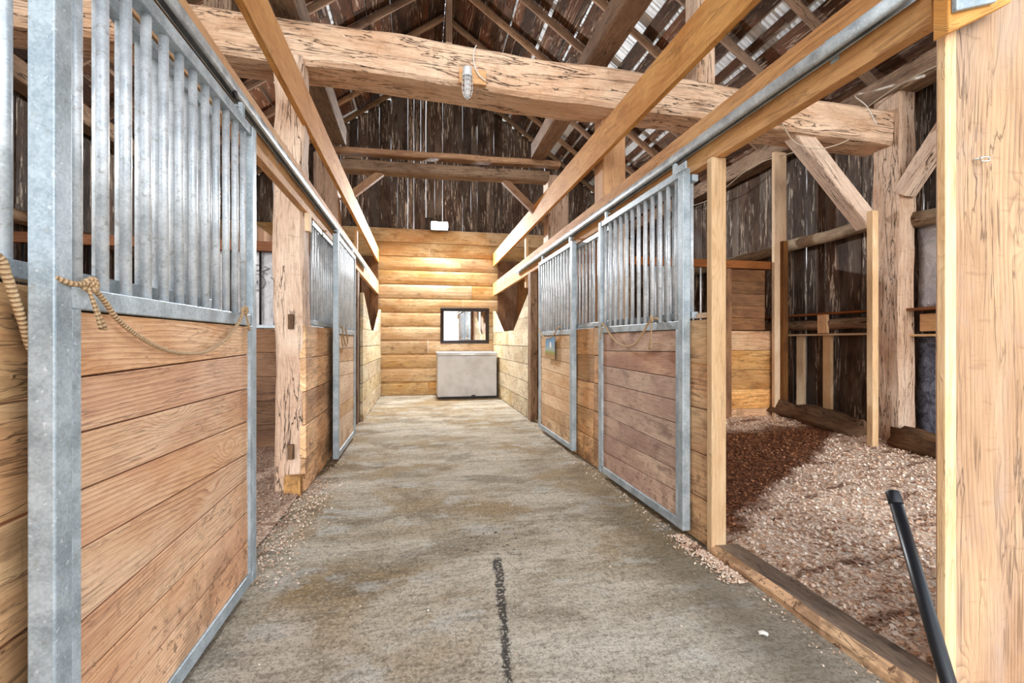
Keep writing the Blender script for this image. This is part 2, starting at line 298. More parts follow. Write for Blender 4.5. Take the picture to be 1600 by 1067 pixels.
# ------------------------------------------------------------------ mesh building
class MB:
    def __init__(s): s.v = []; s.f = []; s.uv = []; s.sm = []
    def face(s, ids, uvs, smooth=False): s.f.append(ids); s.uv.append(uvs); s.sm.append(smooth)
    def loft(s, rings, us, vs, close=True, cap=True, smooth=False):
        """rings: list of lists of points (same count); us: u per ring; vs: v per point (count+1)"""
        b = len(s.v); n = len(rings[0])
        for r in rings: s.v += [tuple(p) for p in r]
        m = n if close else n - 1
        for i in range(len(rings) - 1):
            for j in range(m):
                a = b + i * n + j; k = b + i * n + (j + 1) % n
                s.face([a, k, k + n, a + n], [(us[i], vs[j]), (us[i], vs[j + 1]), (us[i + 1], vs[j + 1]), (us[i + 1], vs[j])], smooth)
        if cap and close:
            cx = len(rings) - 1
            s.face([b + j for j in range(n)][::-1], [(us[0] + vs[j] * .2, vs[j]) for j in range(n)][::-1])
            s.face([b + cx * n + j for j in range(n)], [(us[-1] + vs[j] * .2, vs[j]) for j in range(n)])
        return s
    def beam(s, p0, p1, w, h, up=(0, 0, 1), segs=1, jit=0., ch=0., seed=0, w1=None, h1=None):
        p0, p1 = Vector(p0), Vector(p1); d = (p1 - p0); L = d.length; d.normalize()
        upv = Vector(up); sd = d.cross(upv)
        if sd.length < 1e-4: sd = d.cross(Vector((0, 1, 0)))
        sd.normalize(); u2 = sd.cross(d).normalized()
        w1 = w if w1 is None else w1; h1 = h if h1 is None else h1
        rings, us = [], []
        for i in range(segs + 1):
            f = i / segs; c = p0 + d * L * f; a, bb = (w + (w1 - w) * f) / 2, (h + (h1 - h) * f) / 2
            if ch >= .02:
                pts = []
                cor = [(-a, -bb), (a, -bb), (a, bb), (-a, bb)]
                for q in range(4):
                    (xa, ya), (xb, yb) = cor[q], cor[(q + 1) % 4]; ln = math.hypot(xb - xa, yb - ya)
                    for fr in (ch / ln, .28, .5, .72, 1 - ch / ln): pts.append((xa + (xb - xa) * fr, ya + (yb - ya) * fr))
            elif ch > 0: pts = [(-a + ch, -bb), (a - ch, -bb), (a, -bb + ch), (a, bb - ch), (a - ch, bb), (-a + ch, bb), (-a, bb - ch), (-a, -bb + ch)]
            else: pts = [(-a, -bb), (a, -bb), (a, bb), (-a, bb)]
            ring = []
            for k, (x, y) in enumerate(pts):
                if jit:
                    q = Vector((seed * 3.7 + f * L * 3.1, (k if len(pts) < 9 else x * 9 + 3) * 1.9, seed + (0 if len(pts) < 9 else y * 9))); n1 = noise.noise(q); n2 = noise.noise(q + Vector((0, 0, 11)))
                    q2 = Vector((seed * 1.3 + f * L * .7, 5, seed)); x += (n1 * .7 + noise.noise(q2)) * jit; y += (n2 * .7 + noise.noise(q2 + Vector((3, 3, 3)))) * jit
                ring.append(c + sd * x + u2 * y)
            rings.append(ring); us.append(f * L)
        vs = [0.]; P = rings[0]
        for k in range(len(P)): vs.append(vs[-1] + (P[(k + 1) % len(P)] - P[k]).length)
        return s.loft(rings, us, vs)
    def box(s, x0, x1, y0, y1, z0, z1, axis=None):
        dx, dy, dz = x1 - x0, y1 - y0, z1 - z0
        if axis is None: axis = 'xyz'[max(range(3), key=lambda i: (dx, dy, dz)[i])]
        cx, cy, cz = (x0 + x1) / 2, (y0 + y1) / 2, (z0 + z1) / 2
        if axis == 'x': return s.beam((x0, cy, cz), (x1, cy, cz), dy, dz)
        if axis == 'y': return s.beam((cx, y0, cz), (cx, y1, cz), dx, dz)
        return s.beam((cx, cy, z0), (cx, cy, z1), dy, dx, up=(1, 0, 0))
    def tube(s, pts, r, n=10, r1=None, jit=0., cap=True):
        pts = [Vector(p) for p in pts]; rings, us = [], []; u = 0.
        ref = None
        for i, p in enumerate(pts):
            t = (pts[min(i + 1, len(pts) - 1)] - pts[max(i - 1, 0)]).normalized()
            if ref is None: ref = t.orthogonal().normalized()
            ref = (ref - t * ref.dot(t)).normalized(); b = t.cross(ref)
            rr = r + ((r1 - r) if r1 is not None else 0) * i / max(1, len(pts) - 1)
            if i: u += (p - pts[i - 1]).length
            ring = []
            for k in range(n):
                a = 2 * math.pi * k / n; q = rr * (1 + (noise.noise(Vector((u * 2.2, math.cos(a) * 1.5, math.sin(a) * 1.5 + r * 90))) * jit if jit else 0))
                ring.append(p + ref * math.cos(a) * q + b * math.sin(a) * q)
            rings.append(ring); us.append(u)
        vs = [2 * math.pi * max(r, .002) * k / n for k in range(n + 1)]
        return s.loft(rings, us, vs, smooth=True, cap=cap)
    def build(s, name, mat, parent=None, bevel=0., inverse=None):
        me = bpy.data.meshes.new(name)
        off = parent.matrix_world.translation if parent is not None and parent.get('_base') is None else Vector((0, 0, 0))
        me.from_pydata(s.v, [], s.f); me.validate(clean_customdata=False)
        ul = me.uv_layers.new(name='UVMap'); k = 0
        for poly, uvs, sm in zip(me.polygons, s.uv, s.sm):
            poly.use_smooth = sm
            for li, q in zip(poly.loop_indices, uvs): ul.data[li].uv = q
        me.materials.append(mat)
        o = bpy.data.objects.new(name, me); COL.objects.link(o)
        if parent is not None: o.parent = parent; o.matrix_parent_inverse = world_of(parent).inverted()
        if bevel > 0:
            b = o.modifiers.new('bevel', 'BEVEL'); b.width = bevel; b.segments = 2; b.limit_method = 'ANGLE'; b.angle_limit = math.radians(40)
        return o
def world_of(o):
    m = Matrix.Translation(o.location)
    return m if o.parent is None else world_of(o.parent) @ m if o.type == 'EMPTY' else Matrix.Identity(4)
def bx(*a, **k): return MB().box(*a, **k)
def bm_(*a, **k): return MB().beam(*a, **k)
def tag(o, label, cat, group=None, kind=None):
    o['label'] = label; o['category'] = cat
    if group: o['group'] = group
    if kind: o['kind'] = kind
    return o
def struct(o, label, cat='structure'):
    o['kind'] = 'structure'; o['label'] = label; o['category'] = cat; return o
def empty(name, loc, label, cat, group=None):
    o = bpy.data.objects.new(name, None); o.empty_display_size = .05; o.location = loc; COL.objects.link(o); return tag(o, label, cat, group)

def board_sheet(mb, O, U, V, Nn, vmax, u0f, u1f, wr, gr, th, wav, step=.35, seed=1, wide=(), wp=.12, gaps=()):
    """rows of rough boards: long side along U, stacked along V, thickness along Nn"""
    rr = random.Random(seed); O, U, V, Nn = Vector(O), Vector(U).normalized(), Vector(V).normalized(), Vector(Nn).normalized()
    v = 0.; i = 0
    while v < vmax:
        w = rr.uniform(*wr); w = min(w, vmax - v + .02); g = rr.uniform(*gr)
        hit = [q for q in gaps if v - 1e-6 <= q[0] < v + w + .07]
        if hit: w = max(.02, hit[0][0] - v)
        if rr.random() < wp and wide: g = rr.uniform(*wide)
        a, b = u0f(v + w / 2), u1f(v + w / 2)
        if b - a > .1:
            n = max(2, int((b - a) / step)); rings = []; us = []
            k1, k2 = rr.uniform(0, 99), rr.uniform(0, 99); lift = rr.uniform(0, .012)
            for q in range(n + 1):
                u = a + (b - a) * q / n
                e0 = v + wav * (noise.noise(Vector((u * 1.3, k1, 0))) * 1.0 + .6 * noise.noise(Vector((u * 4.7, k1, 3))))
                e1 = v + w - g + wav * (noise.noise(Vector((u * 1.3, k2, 0))) + .6 * noise.noise(Vector((u * 4.7, k2, 3))))
                rings.append([O + U * u + V * e0 + Nn * lift, O + U * u + V * e1 + Nn * lift, O + U * u + V * e1 + Nn * (lift + th), O + U * u + V * e0 + Nn * (lift + th)])
                us.append(u)
            mb.loft(rings, us, [0, w, w + th, 2 * w + th, 2 * w + 2 * th])
        v += w; i += 1
        if hit: v = hit[0][0] + hit[0][1]
    return mb

# ------------------------------------------------------------------ setting
g = MB(); g.face([0, 1, 2, 3], [(0, 0), (1, 0), (1, 1), (0, 1)]); g.v = [(-60, -60, -.12), (60, -60, -.12), (60, 60, -.12), (-60, 60, -.12)]
struct(g.build('ground', M['ground']), 'gravel ground around the barn', 'ground')
fl = MB()
fx = [-.93 + i * (2.58 / 26) for i in range(27)]; fy = [-2.5 + i * .1 for i in range(126)]
for y in fy:
    for x in fx: fl.v.append((x, y, .004 * noise.noise(Vector((x * 1.4, y * 1.4, 0))) - .002))
for j in range(len(fy) - 1):
    for i in range(len(fx) - 1):
        a = j * 27 + i; fl.face([a, a + 1, a + 28, a + 27], [(0, 0)] * 4, True)
struct(fl.build('floor', M['concrete']), 'rough stained concrete aisle floor between the stalls', 'floor')

# back wall: log-profile siding below, old vertical boards in the gable
sb = MB(); rows = 12; rh = 3.56 / rows; rr = random.Random(3)
for i in range(rows):
    x = XL; z0 = i * rh
    while x < XR:
        L = rr.uniform(1.4, 3.2); x1 = min(XR, x + L)
        prof = [(0, 0), (.018, .004), (.034, rh * .25), (.038, rh * .5), (.032, rh * .8), (.014, rh * .975), (0, rh * .985)]
        rings = []; us = []; n = 6
        for q in range(n + 1):
            xx = x + (x1 - x - .003) * q / n
            dz = .006 * noise.noise(Vector((xx, i, 0)))
            rings.append([Vector((xx, YB - d, z0 + zz + (dz if 0 < k < 6 else 0))) for k, (d, zz) in enumerate(prof)] + [Vector((xx, YB + .02, z0 + rh * 1.002)), Vector((xx, YB + .02, z0))])
            us.append(xx - x)
        vs = [0.]
        for k in range(9): vs.append(vs[-1] + (rings[0][(k + 1) % 9] - rings[0][k]).length)
        sb.loft(rings, us, vs); x = x1
struct(sb.build('wall_back', M['siding']), 'honey coloured horizontal log siding across the back of the aisle', 'wall')
gb = MB()
board_sheet(gb, (XL, YB + .08, 0), (0, 0, 1), (1, 0, 0), (0, 1, 0), XR - XL, lambda v: 3.2, lambda v: roof_z(XL + v) - .02, (.09, .24), (.0, .003), .022, .005, seed=11, wide=(.003, .006))
for (x, w, zt) in ((-1.0, .16, 3.95), (-.62, .14, 3.86), (.12, .15, 3.83), (.33, .13, 3.9), (1.78, .12, 4.0), (-1.4, .17, 4.05), (2.3, .15, 3.95)):
    gb.box(x, x + w, YB + .045, YB + .07, 3.5, zt)
struct(gb.build('wall_gable', M['dark']), 'dark weathered vertical gable boards above the siding', 'wall')
# side walls
rw = MB(); board_sheet(rw, (XR, 2.7, 0), (0, 0, 1), (0, 1, 0), (1, 0, 0), YB - 2.7 + .1, lambda v: .0, lambda v: 4.0, (.12, .24), (.002, .012), .024, .011, step=.25, seed=21, wide=(.014, .026))
struct(rw.build('wall_right', M['dark']), 'dark vertical boards with daylight gaps behind the right stall', 'wall')
lw = MB(); board_sheet(lw, (XL, 1.8, 0), (0, 0, 1), (0, 1, 0), (-1, 0, 0), YB - 1.8 + .1, lambda v: .0, lambda v: 4.0, (.12, .24), (.002, .012), .024, .011, step=.25, seed=22, wide=(.014, .026))
struct(lw.build('wall_left', M['dark']), 'dark vertical boards with daylight gaps behind the left stalls', 'wall')
# roof boards run along the barn; tin sheets above them
sl = math.sqrt(1 + PITCH ** 2)
for side, nm in ((1, 'right'), (-1, 'left')):
    Vd = Vector((side, 0, -PITCH)).normalized(); Nn = Vector((side * PITCH, 0, 1)).normalized()
    run = (XR - RIDGE_X + .25) * sl
    rb = MB(); cuts = [YF, 1.9, 4.6, 7.3, YB + .15]
    for a in range(4):
        board_sheet(rb, Vector((RIDGE_X, 0, RIDGE_Z + .03)), (0, 1, 0), Vd, Nn, run, lambda v, a=a: cuts[a] + .25 * math.sin(v * 40 + a), lambda v, a=a: cuts[a + 1] + .25 * math.sin(v * 40 + a + 1) - .006,
                    (.13, .25), (.002, .010), .022, .007, seed=31 + side * 7, wide=(.012, .02), wp=.12, gaps=((1.25, .03), (1.8, .055), (2.3, .03), (2.95, .17), (3.30, .05), (3.75, .03), (4.12, .13), (4.36, .07), (4.95, .06)) if side > 0 else ((1.1, .02), (2.1, .05), (3.3, .03), (4.2, .06)))
    struct(rb.build('ceiling', M['roof']), 'dark brown roof boards on the %s slope' % nm, 'roof boards')
    tn = MB(); ny = 440; y0, y1 = YF - .2, YB + .4; b0 = 0
    for q in range(ny + 1):
        y = y0 + (y1 - y0) * q / ny; ph = (y / .205) % 1; hh = .016 * max(0, 1 - abs(ph - .5) / .12) + .004 * math.sin(y * 92)
        for v in (0, run + .2):
            p = Vector((RIDGE_X, y, RIDGE_Z + .085)) + Vd * v + Nn * hh; tn.v.append(tuple(p))
    for q in range(ny): tn.face([2 * q, 2 * q + 1, 2 * q + 3, 2 * q + 2], [(0, 0)] * 4)
    struct(tn.build('roof_sheet', M['tin']), 'ribbed tin roofing seen through the gaps of the %s slope' % nm, 'roof')

# ------------------------------------------------------------------ timber frame
TG = 'hewn timbers of the barn frame'
def beam(name, label, cat, p0, p1, w, h, mat='hewn', up=(0, 0, 1), jit=.012, ch=.014, group=None, segs=None, bevel=0., **k):
    L = (Vector(p1) - Vector(p0)).length
    o = bm_(p0, p1, w, h, up=up, segs=segs or max(4, int(L / .09)), jit=jit, ch=ch, seed=R.uniform(0, 50), **k).build(name, M[mat], None, bevel)
    return tag(o, label, cat, group)
beam('tie_beam', 'massive pale hewn tie beam crossing above the aisle, caged lamp fixed to it', 'beam', (XL + .02, 3.9, 3.53), (4.70, 3.9, 3.30), .36, .34, jit=.017, ch=.03)
beam('tie_beam', 'thin aged tie beam near the gable, lower of the stacked pair', 'beam', (-1.0, 6.3, 3.45), (1.80, 6.3, 3.485), .2, .14, 'hewn_dark')
beam('tie_beam', 'slim aged board beam lying just above the lower far tie beam', 'beam', (-1.15, 6.24, 3.625), (1.95, 6.24, 3.665), .14, .08, 'rafter')
tag(bx(-.95, -.75, 6.25, 6.35, 3.545, 3.578).build('spacer_block', M['hewn_dark'], None), 'small wooden spacer between the stacked far tie beams, left end', 'block')
beam('barn_post', 'hewn barn post with mortise slots at left stall opening', 'post', (-.975, 3.81, .0), (-.975, 3.81, 3.32), .22, .21, up=(1, 0, 0), jit=.028, ch=.02)
beam('barn_post', 'square sawn post under tie beam behind right header boards', 'post', (1.77, 4.06, .0), (1.77, 4.06, 3.25), .22, .22, up=(1, 0, 0), jit=.006, ch=.006, mat='gold')
beam('barn_post', 'far left hewn post beyond the latticed steel grille', 'post', (-1.18, 6.3, .0), (-1.18, 6.3, 3.56), .32, .28, up=(1, 0, 0), jit=.02, ch=.04)
beam('barn_post', 'far right hewn post behind header boards near triangular opening', 'post', (1.93, 6.34, .0), (1.93, 6.34, 3.50), .3, .3, up=(1, 0, 0), jit=.01, ch=.02)
beam('barn_post', 'broad hewn wall post carrying the right end of big tie beam', 'post', (4.755, 3.80, .0), (4.755, 3.80, 3.86), .29, .20, up=(1, 0, 0), jit=.018, ch=.02)
beam('barn_post', 'hewn wall post against the left outer wall', 'post', (-3.85, 3.86, .0), (-3.85, 3.86, 3.75), .3, .3, up=(1, 0, 0), jit=.015, ch=.02, mat='hewn_dark')
beam('knee_brace', 'stout diagonal brace between big tie beam and right wall post', 'brace', (3.58, 3.86, 3.28), (4.50, 3.86, 2.36), .15, .17, jit=.006, ch=.01)
beam('knee_brace', 'diagonal brace from right wall post up to the eave plate', 'brace', (4.72, 3.66, 2.62), (4.72, 2.9, 3.60), .15, .15, up=(1, 0, 0), jit=.006, ch=.01)
beam('knee_brace', 'small brace under far tie beam, right side', 'brace', (1.16, 6.3, 3.42), (1.77, 6.3, 2.86), .08, .09, 'rafter', jit=.004, ch=.006)
beam('knee_brace', 'small brace under far tie beam, left side', 'brace', (-.5, 6.3, 3.40), (-1.0, 6.3, 2.98), .08, .09, 'rafter', jit=.004, ch=.006)
beam('purlin', 'long purlin timber above the right posts, carrying rafters', 'beam', (1.62, .2, 3.84), (1.62, 6.15, 3.80), .2, .22, mat='rafter', jit=.008)
beam('purlin', 'long purlin timber above the left posts, carrying rafters', 'beam', (-1.02, .2, 3.90), (-1.02, 6.15, 3.78), .2, .22, mat='hewn_dark', jit=.008)
beam('queen_post', 'short post standing on the big tie beam right of purlin', 'post', (2.62, 3.9, 3.5), (2.62, 3.9, 5.5), .2, .19, up=(1, 0, 0), jit=.005, ch=.008)
beam('queen_post', 'short post standing on the big tie beam left of purlin', 'post', (-1.5, 3.9, 3.65), (-1.5, 3.9, 5.68), .2, .19, up=(1, 0, 0), jit=.005, ch=.008, mat='hewn_dark')
beam('wall_plate', 'long eave timber above the right wall boards', 'beam', (4.76, -.5, 3.76), (4.76, YB - .05, 3.72), .24, .22, mat='hewn_dark', jit=.012)
beam('wall_plate', 'long eave timber above the left wall boards', 'beam', (-3.88, -.5, 3.80), (-3.88, YB - .05, 3.76), .22, .22, mat='hewn_dark', jit=.012)
beam('ridge_hanger', 'narrow vertical board hanging from the ridge near the peak', 'board', (.44, 7.08, 5.76), (.44, 7.08, 7.02), .10, .04, up=(0, 1, 0), mat='rafter', jit=.003, ch=.004)
# rafters
ry = [.7, 1.55, 2.4, 3.25, 4.1, 4.95, 5.8, 6.7, 7.5, 8.4, 9.2, 9.9]
nth = ['first', 'second', 'third', 'fourth', 'fifth', 'sixth', 'seventh', 'eighth', 'ninth', 'tenth', 'eleventh', 'twelfth']
for i, y in enumerate(ry):
    k = len(ry) - 1 - i
    for side, nm in ((1, 'right'), (-1, 'left')):
        xe = XR - .02 if side > 0 else XL + .02
        where = 'against the gable boards' if k == 0 else '%s in from the gable' % nth[k]
        o = beam('rafter', 'slender brown pole rafter on the %s roof slope, %s' % (nm, where), 'rafter',
                 (RIDGE_X + side * .03, y + R.uniform(-.02, .02), RIDGE_Z - .075), (xe, y + R.uniform(-.03, .03), roof_z(xe) - .072), .075, .10, 'rafter' if k else 'hewn_dark', jit=.010, ch=.022, group='pole rafters under the roof boards')
# mortises of the left barn post: dark blocks in place of shaded hollows
for z, t in ((1.30, 'upper'), (.32, 'lower')):
    o = bx(-.968, -.930, 3.668, 3.70, z - .055, z + .055).build('mortise_shade_block', M['sill'], None, .002)
    tag(o, '%s dark block standing in for mortise shade in the left barn post' % t, 'mortise')

# header boards
def board(name, label, x0, x1, y0, y1, z0, z1, mat, cat='board', group=None, bevel=.003, axis=None):
    return tag(bx(x0, x1, y0, y1, z0, z1, axis=axis).build(name, M[mat], None, bevel), label, cat, group)
board('header_board', 'upper golden header board running along the right side of aisle', 1.58, 1.62, -.8, YB - .05, 2.80, 3.08, 'gold')
board('header_board', 'upper golden header board running along the left side of aisle', -.88, -.84, -.8, YB - .05, 2.80, 3.08, 'gold')
board('header_board', 'lower right header board that carries the steel door track', 1.575, 1.625, 1.14, YB - .05, 2.15, 2.42, 'gold')
board('header_board', 'lower left header board that carries the steel door track', -.895, -.845, -.4, YB - .05, 2.14, 2.41, 'gold')
board('support_stud', 'short pale upright joining the right header boards near freezer', 1.63, 1.67, 6.95, 7.04, 2.0, 2.80, 'stud', 'stud')
board('support_stud', 'short pale upright joining the left header boards near freezer', -.935, -.895, 6.95, 7.04, 2.0, 2.80, 'stud', 'stud')

# door tracks: rounded C channels with brackets
def track(x, s, y0, y1, label):
    e = empty('door_track', (x, y0, 2.27), label, 'door track', 'galvanised sliding door tracks')
    pr = []
    for k in range(11):
        a = math.radians(-60 + 300 * k / 10); pr.append((-s * math.cos(a + math.pi / 2 - .0) * .026, math.sin(a + math.pi / 2 + math.pi) * -.034))
    ring = [(math.sin(math.radians(30 + k * 30)) * .026, -math.cos(math.radians(30 + k * 30)) * .036) for k in range(11)]
    inn = [(a * .86, b * .86) for a, b in reversed(ring)]
    allp = ring + inn; n = 14; rings = []; us = []
    for q in range(n + 1):
        y = y0 + (y1 - y0) * q / n; rings.append([Vector((x + a, y, 2.272 + b)) for a, b in allp]); us.append(y)
    MB().loft(rings, us, [0] * (len(allp) + 1), smooth=True).build('channel', M['galv_rail'], e)
    y = y0 + .3
    while y < y1:
        mb = MB(); mb.box(min(x, x + s * .035), max(x, x + s * .035), y, y + .035, 2.306, 2.318); mb.box(*sorted((x + s * .026, x + s * .04)), y, y + .035, 2.23, 2.318); mb.build('bracket', M['galv'], e, .001); y += 1.02
    # s points towards the header board
track(1.545, 1, 1.16, 7.25, 'grey galvanised door track along the right header board')
track(-.815, -1, -.4, 7.35, 'grey galvanised door track along the left header board')

# ------------------------------------------------------------------ stall doors
def stall_door(face, s, y0, y1, label, mat, seed, nb=12, zt=2.165):
    """face: x of the aisle side; s=+1 the aisle is towards +x"""
    e = empty('stall_door', ((face - s * .025), (y0 + y1) / 2, 0.04), label, 'stall door', 'sliding stall doors')
    xb = face - s * .05; X = sorted((face, xb)); Xp = sorted((face - s * .012, face - s * .04))
    for a, b in ((y0, y0 + .05), (y1 - .05, y1)):
        bx(X[0], X[1], a, b, .045, zt).build('stile', M['galv'], e, .004)
    Xr = sorted((face - s * .004, xb + s * .004))
    bx(Xr[0], Xr[1], y0 + .05, y1 - .05, zt - .045, zt).build('top_rail', M['galv'], e, .003)
    bx(Xr[0], Xr[1], y0 + .05, y1 - .05, 1.222, 1.272).build('middle_rail', M['galv'], e, .003)
    bx(Xr[0], Xr[1], y0 + .05, y1 - .05, .045, .10).build('bottom_rail', M['galv'], e, .003)
    # channel lip that holds the planks
    lip = MB(); Xl = sorted((face - s * .001, face - s * .046))
    for a, b in ((y0 + .05, y0 + .078), (y1 - .078, y1 - .05)): lip.box(Xl[0], Xl[1], a, b, .10, 1.222)
    lip.build('plank_channel', M['galv'], e, .002)
    pm = MB(); rr = random.Random(seed); z = .10; n = 8; hh = (1.222 - .10) / n; tilt = 0
    for i in range(n):
        # boards are cut slightly out of parallel
        t2 = rr.uniform(-.018, .018) if i < n - 1 else 0; za, zb = z + i * hh, z + (i + 1) * hh
        Xq = Xp
        ring0 = [Vector((Xq[0], y0 + .07, za + tilt)), Vector((Xq[1], y0 + .07, za + tilt)), Vector((Xq[1], y0 + .07, zb + t2 - .0045)), Vector((Xq[0], y0 + .07, zb + t2 - .0045))]
        ring1 = [Vector((Xq[0], y1 - .07, za - tilt)), Vector((Xq[1], y1 - .07, za - tilt)), Vector((Xq[1], y1 - .07, zb - t2 - .0045)), Vector((Xq[0], y1 - .07, zb - t2 - .0045))]
        d = rr.uniform(0, .003) * s
        for p in ring0 + ring1: p.x -= d
        pm.loft([ring0, ring1], [0, y1 - y0], [0, .03, .03 + hh, .06 + hh, .06 + 2 * hh]); tilt = t2
    pm.build('plank_panel', mat, e, .0022)
    bx(*sorted((face - s * .041, face - s * .043)), y0 + .06, y1 - .06, .10, 1.222, axis='y').build('gap_shade_sheet', M['darkmetal'], e)  # dark sheet added behind the planks so their gaps read as shade
    bar = None; step = (y1 - y0 - .10) / nb
    for i in range(nb):
        y = y0 + .05 + step * (i + .5)
        if bar is None:
            bar = MB().tube([(0, 0, 0), (0, 0, zt - .045 - 1.272)], .0135, 12).build('bar', M['bar'], None); o = bar
        else:
            o = bar.copy(); COL.objects.link(o)
        o.parent = e; o.matrix_parent_inverse = Matrix.Identity(4); o.location = Vector((face - s * .025, y, 1.272)) - e.location
    for y in (y0 + .10, y1 - .14):
        mb = MB(); mb.box(*sorted((face - s * .012, face - s * .03)), y, y + .03, zt, zt + .062)
        mb.tube([(face - s * .03, y + .015, zt + .05), (face - s * .058, y + .015, zt + .05)], .008, 8)
        hg = mb.build('hanger', M['galv'], e, .001)
        ro = MB().tube([(face - s * .040, y + .015, zt + .10), (face - s * .052, y + .015, zt + .10)], .016, 14).build('roller', M['darkmetal'], None); ro.parent = hg; ro.matrix_parent_inverse = Matrix.Identity(4)
    return e
stall_door(-.75, 1, 1.126, 2.33, 'nearest left stall door: steel frame, bars over orange planks', M['door'], 4, zt=2.137)
stall_door(-.75, 1, 4.51, 5.70, 'farther left stall door with small rope loop, beyond barn post', M['door_tan'], 5)
stall_door(1.50, -1, 2.40, 3.68, 'nearer right stall door with hanging knotted rope, grey-brown planks', M['door_grey'], 6)
stall_door(1.50, -1, 4.37, 5.69, 'farther right stall door with landscape print hung on it', M['door_tan'], 7)
# latch pieces on the nearer right door
o = bx(1.475, 1.485, 2.33, 2.44, 2.13, 2.175).build('door_stop', M['galv'], None, .003); tag(o, 'angled steel stop plate atop the nearer right door', 'door stop')

def stall_front(x, s, y0, y1, label, seed, gy0=None, gy1=None, spacing=.095, ztop=2.13, n=5, mat='stall'):
    """planked lower wall with barred grille; s=+1 aisle towards +x"""
    e = empty('stall_front', (x - s * .02, (y0 + y1) / 2, 0), label, 'stall wall', 'planked and barred stall fronts')
    X = sorted((x, x - s * .045)); rr = random.Random(seed); pm = MB(); hh = 1.27 / n
    for i in range(n):
        a = y0 + rr.uniform(-.008, .008); d = rr.uniform(0, .008)
        pm.box(X[0] - d * s, X[1] - d * s, a, y1, .01 + i * hh, .01 + (i + 1) * hh - .007)
    pm.build('planks', M[mat], e, .004)
    gy0 = y0 if gy0 is None else gy0; gy1 = y1 if gy1 is None else gy1; xc = x - s * .022
    bx(xc - .02, xc + .02, gy0, gy1, 1.285, 1.325).build('grille_bottom_rail', M['galv'], e, .003)
    bx(xc - .02, xc + .02, gy0, gy1, ztop - .04, ztop).build('grille_top_rail', M['galv'], e, .003)
    bar = None; y = gy0 + .04
    while y < gy1 - .02:
        if bar is None: bar = MB().tube([(0, 0, 0), (0, 0, ztop - .04 - 1.325)], .0125, 10).build('bar', M['bar'], None); o = bar
        else: o = bar.copy(); COL.objects.link(o)
        o.parent = e; o.matrix_parent_inverse = Matrix.Identity(4); o.location = Vector((xc, y, 1.325)) - e.location; y += spacing
    return e
stall_front(-.845, 1, -.3, 2.14, 'left plank and bar stall front directly behind the nearest door', 1)
stall_front(-.845, 1, 3.70, 5.05, 'left plank and bar stall front joined to the mortised post', 2, 3.93)
stall_front(1.56, -1, 2.245, 3.94, 'right plank and bar stall front beside the pale stud', 3, 2.40)
stall_front(1.56, -1, 3.945, 5.12, 'right plank and bar stall front between the two right doors', 4)
board('door_stud', 'pale two-by-four stud at the end of right stall front', 1.548, 1.637, 2.20, 2.242, 0, 2.15, 'stud', 'stud')
tag(bx(1.585, 1.62, 2.26, 2.39, 1.285, 1.315).build('rail_block', M['stud'], None, .002), 'small wood block between pale stud and bar rail', 'block')
tag(bx(-.86, -.82, 3.70, 3.76, 1.99, 2.13).build('rail_block', M['stud'], None, .003), 'pale wood block beside left barn post at track height', 'block')
tag(bx(-.985, -.868, 3.62, 3.685, .0, .15).build('post_block', M['stall'], None, .004), 'short offcut block at foot of the left barn post', 'block')

# jambs beyond the far doors, half walls of the back bays
board('door_jamb', 'dark brown jamb post beyond the farther right door', 1.56, 1.66, 6.36, 6.52, 0, 2.15, 'hewn_dark', 'post')
board('door_jamb', 'dark brown jamb post beyond the farther left door', -.93, -.85, 6.66, 6.84, 0, 2.14, 'hewn_dark', 'post')
def half_wall(x, s, label):
    e = empty('half_wall', (x, 8.2, 0), label, 'half wall', 'pale half walls of the back bays')
    y0, y1 = (6.53 if s < 0 else 6.86), YB - .05; X = sorted((x, x - s * .045)); pm = MB(); rr = random.Random(9 + s); hh = 1.34 / 5
    for i in range(5):
        y = y0
        while y < y1 - .02:
            L = rr.uniform(1.0, 2.6); b = min(y1, y + L)
            if y1 - b < .5: b = y1
            d = rr.uniform(0, .006) * s; pm.box(X[0] - d, X[1] - d, y, b - .005, i * hh + .009, (i + 1) * hh); y = b
    pm.build('planks', M['pale'], e, .003)
    for a, b, d, n in ((y0, y0 + .08, 1, 'near'), (y1, y1 - .08, -1, 'far')):
        h1 = 1.86 if d > 0 else 1.82; wd = 1.15
        pts = [(a, 1.34), (a + d * wd, 1.34), (b, h1), (a, h1)]
        mb = MB(); k = 3
        for q in range(k):
            z0 = 1.34 + (h1 - 1.34) * q / k; z1 = 1.34 + (h1 - 1.34) * (q + 1) / k - .003
            ya = a + d * (wd + (.08 - wd) * q / k); yb = a + d * (wd + (.08 - wd) * (q + 1) / k)
            r0 = [Vector((X[0], a, z0)), Vector((X[1], a, z0)), Vector((X[1], a, z1)), Vector((X[0], a, z1))]
            r1 = [Vector((X[0], ya, z0)), Vector((X[1], ya, z0)), Vector((X[1], yb, z1)), Vector((X[0], yb, z1))]
            mb.loft([r0, r1], [0, wd], [0, .04, .2, .24, .4])
        mb.build('corner_gusset', M['pale'], e, .002)
    return e
half_wall(-.80, 1, 'pale plank half wall with notched opening, left of freezer')
half_wall(1.58, -1, 'pale plank half wall with notched opening, right of freezer')
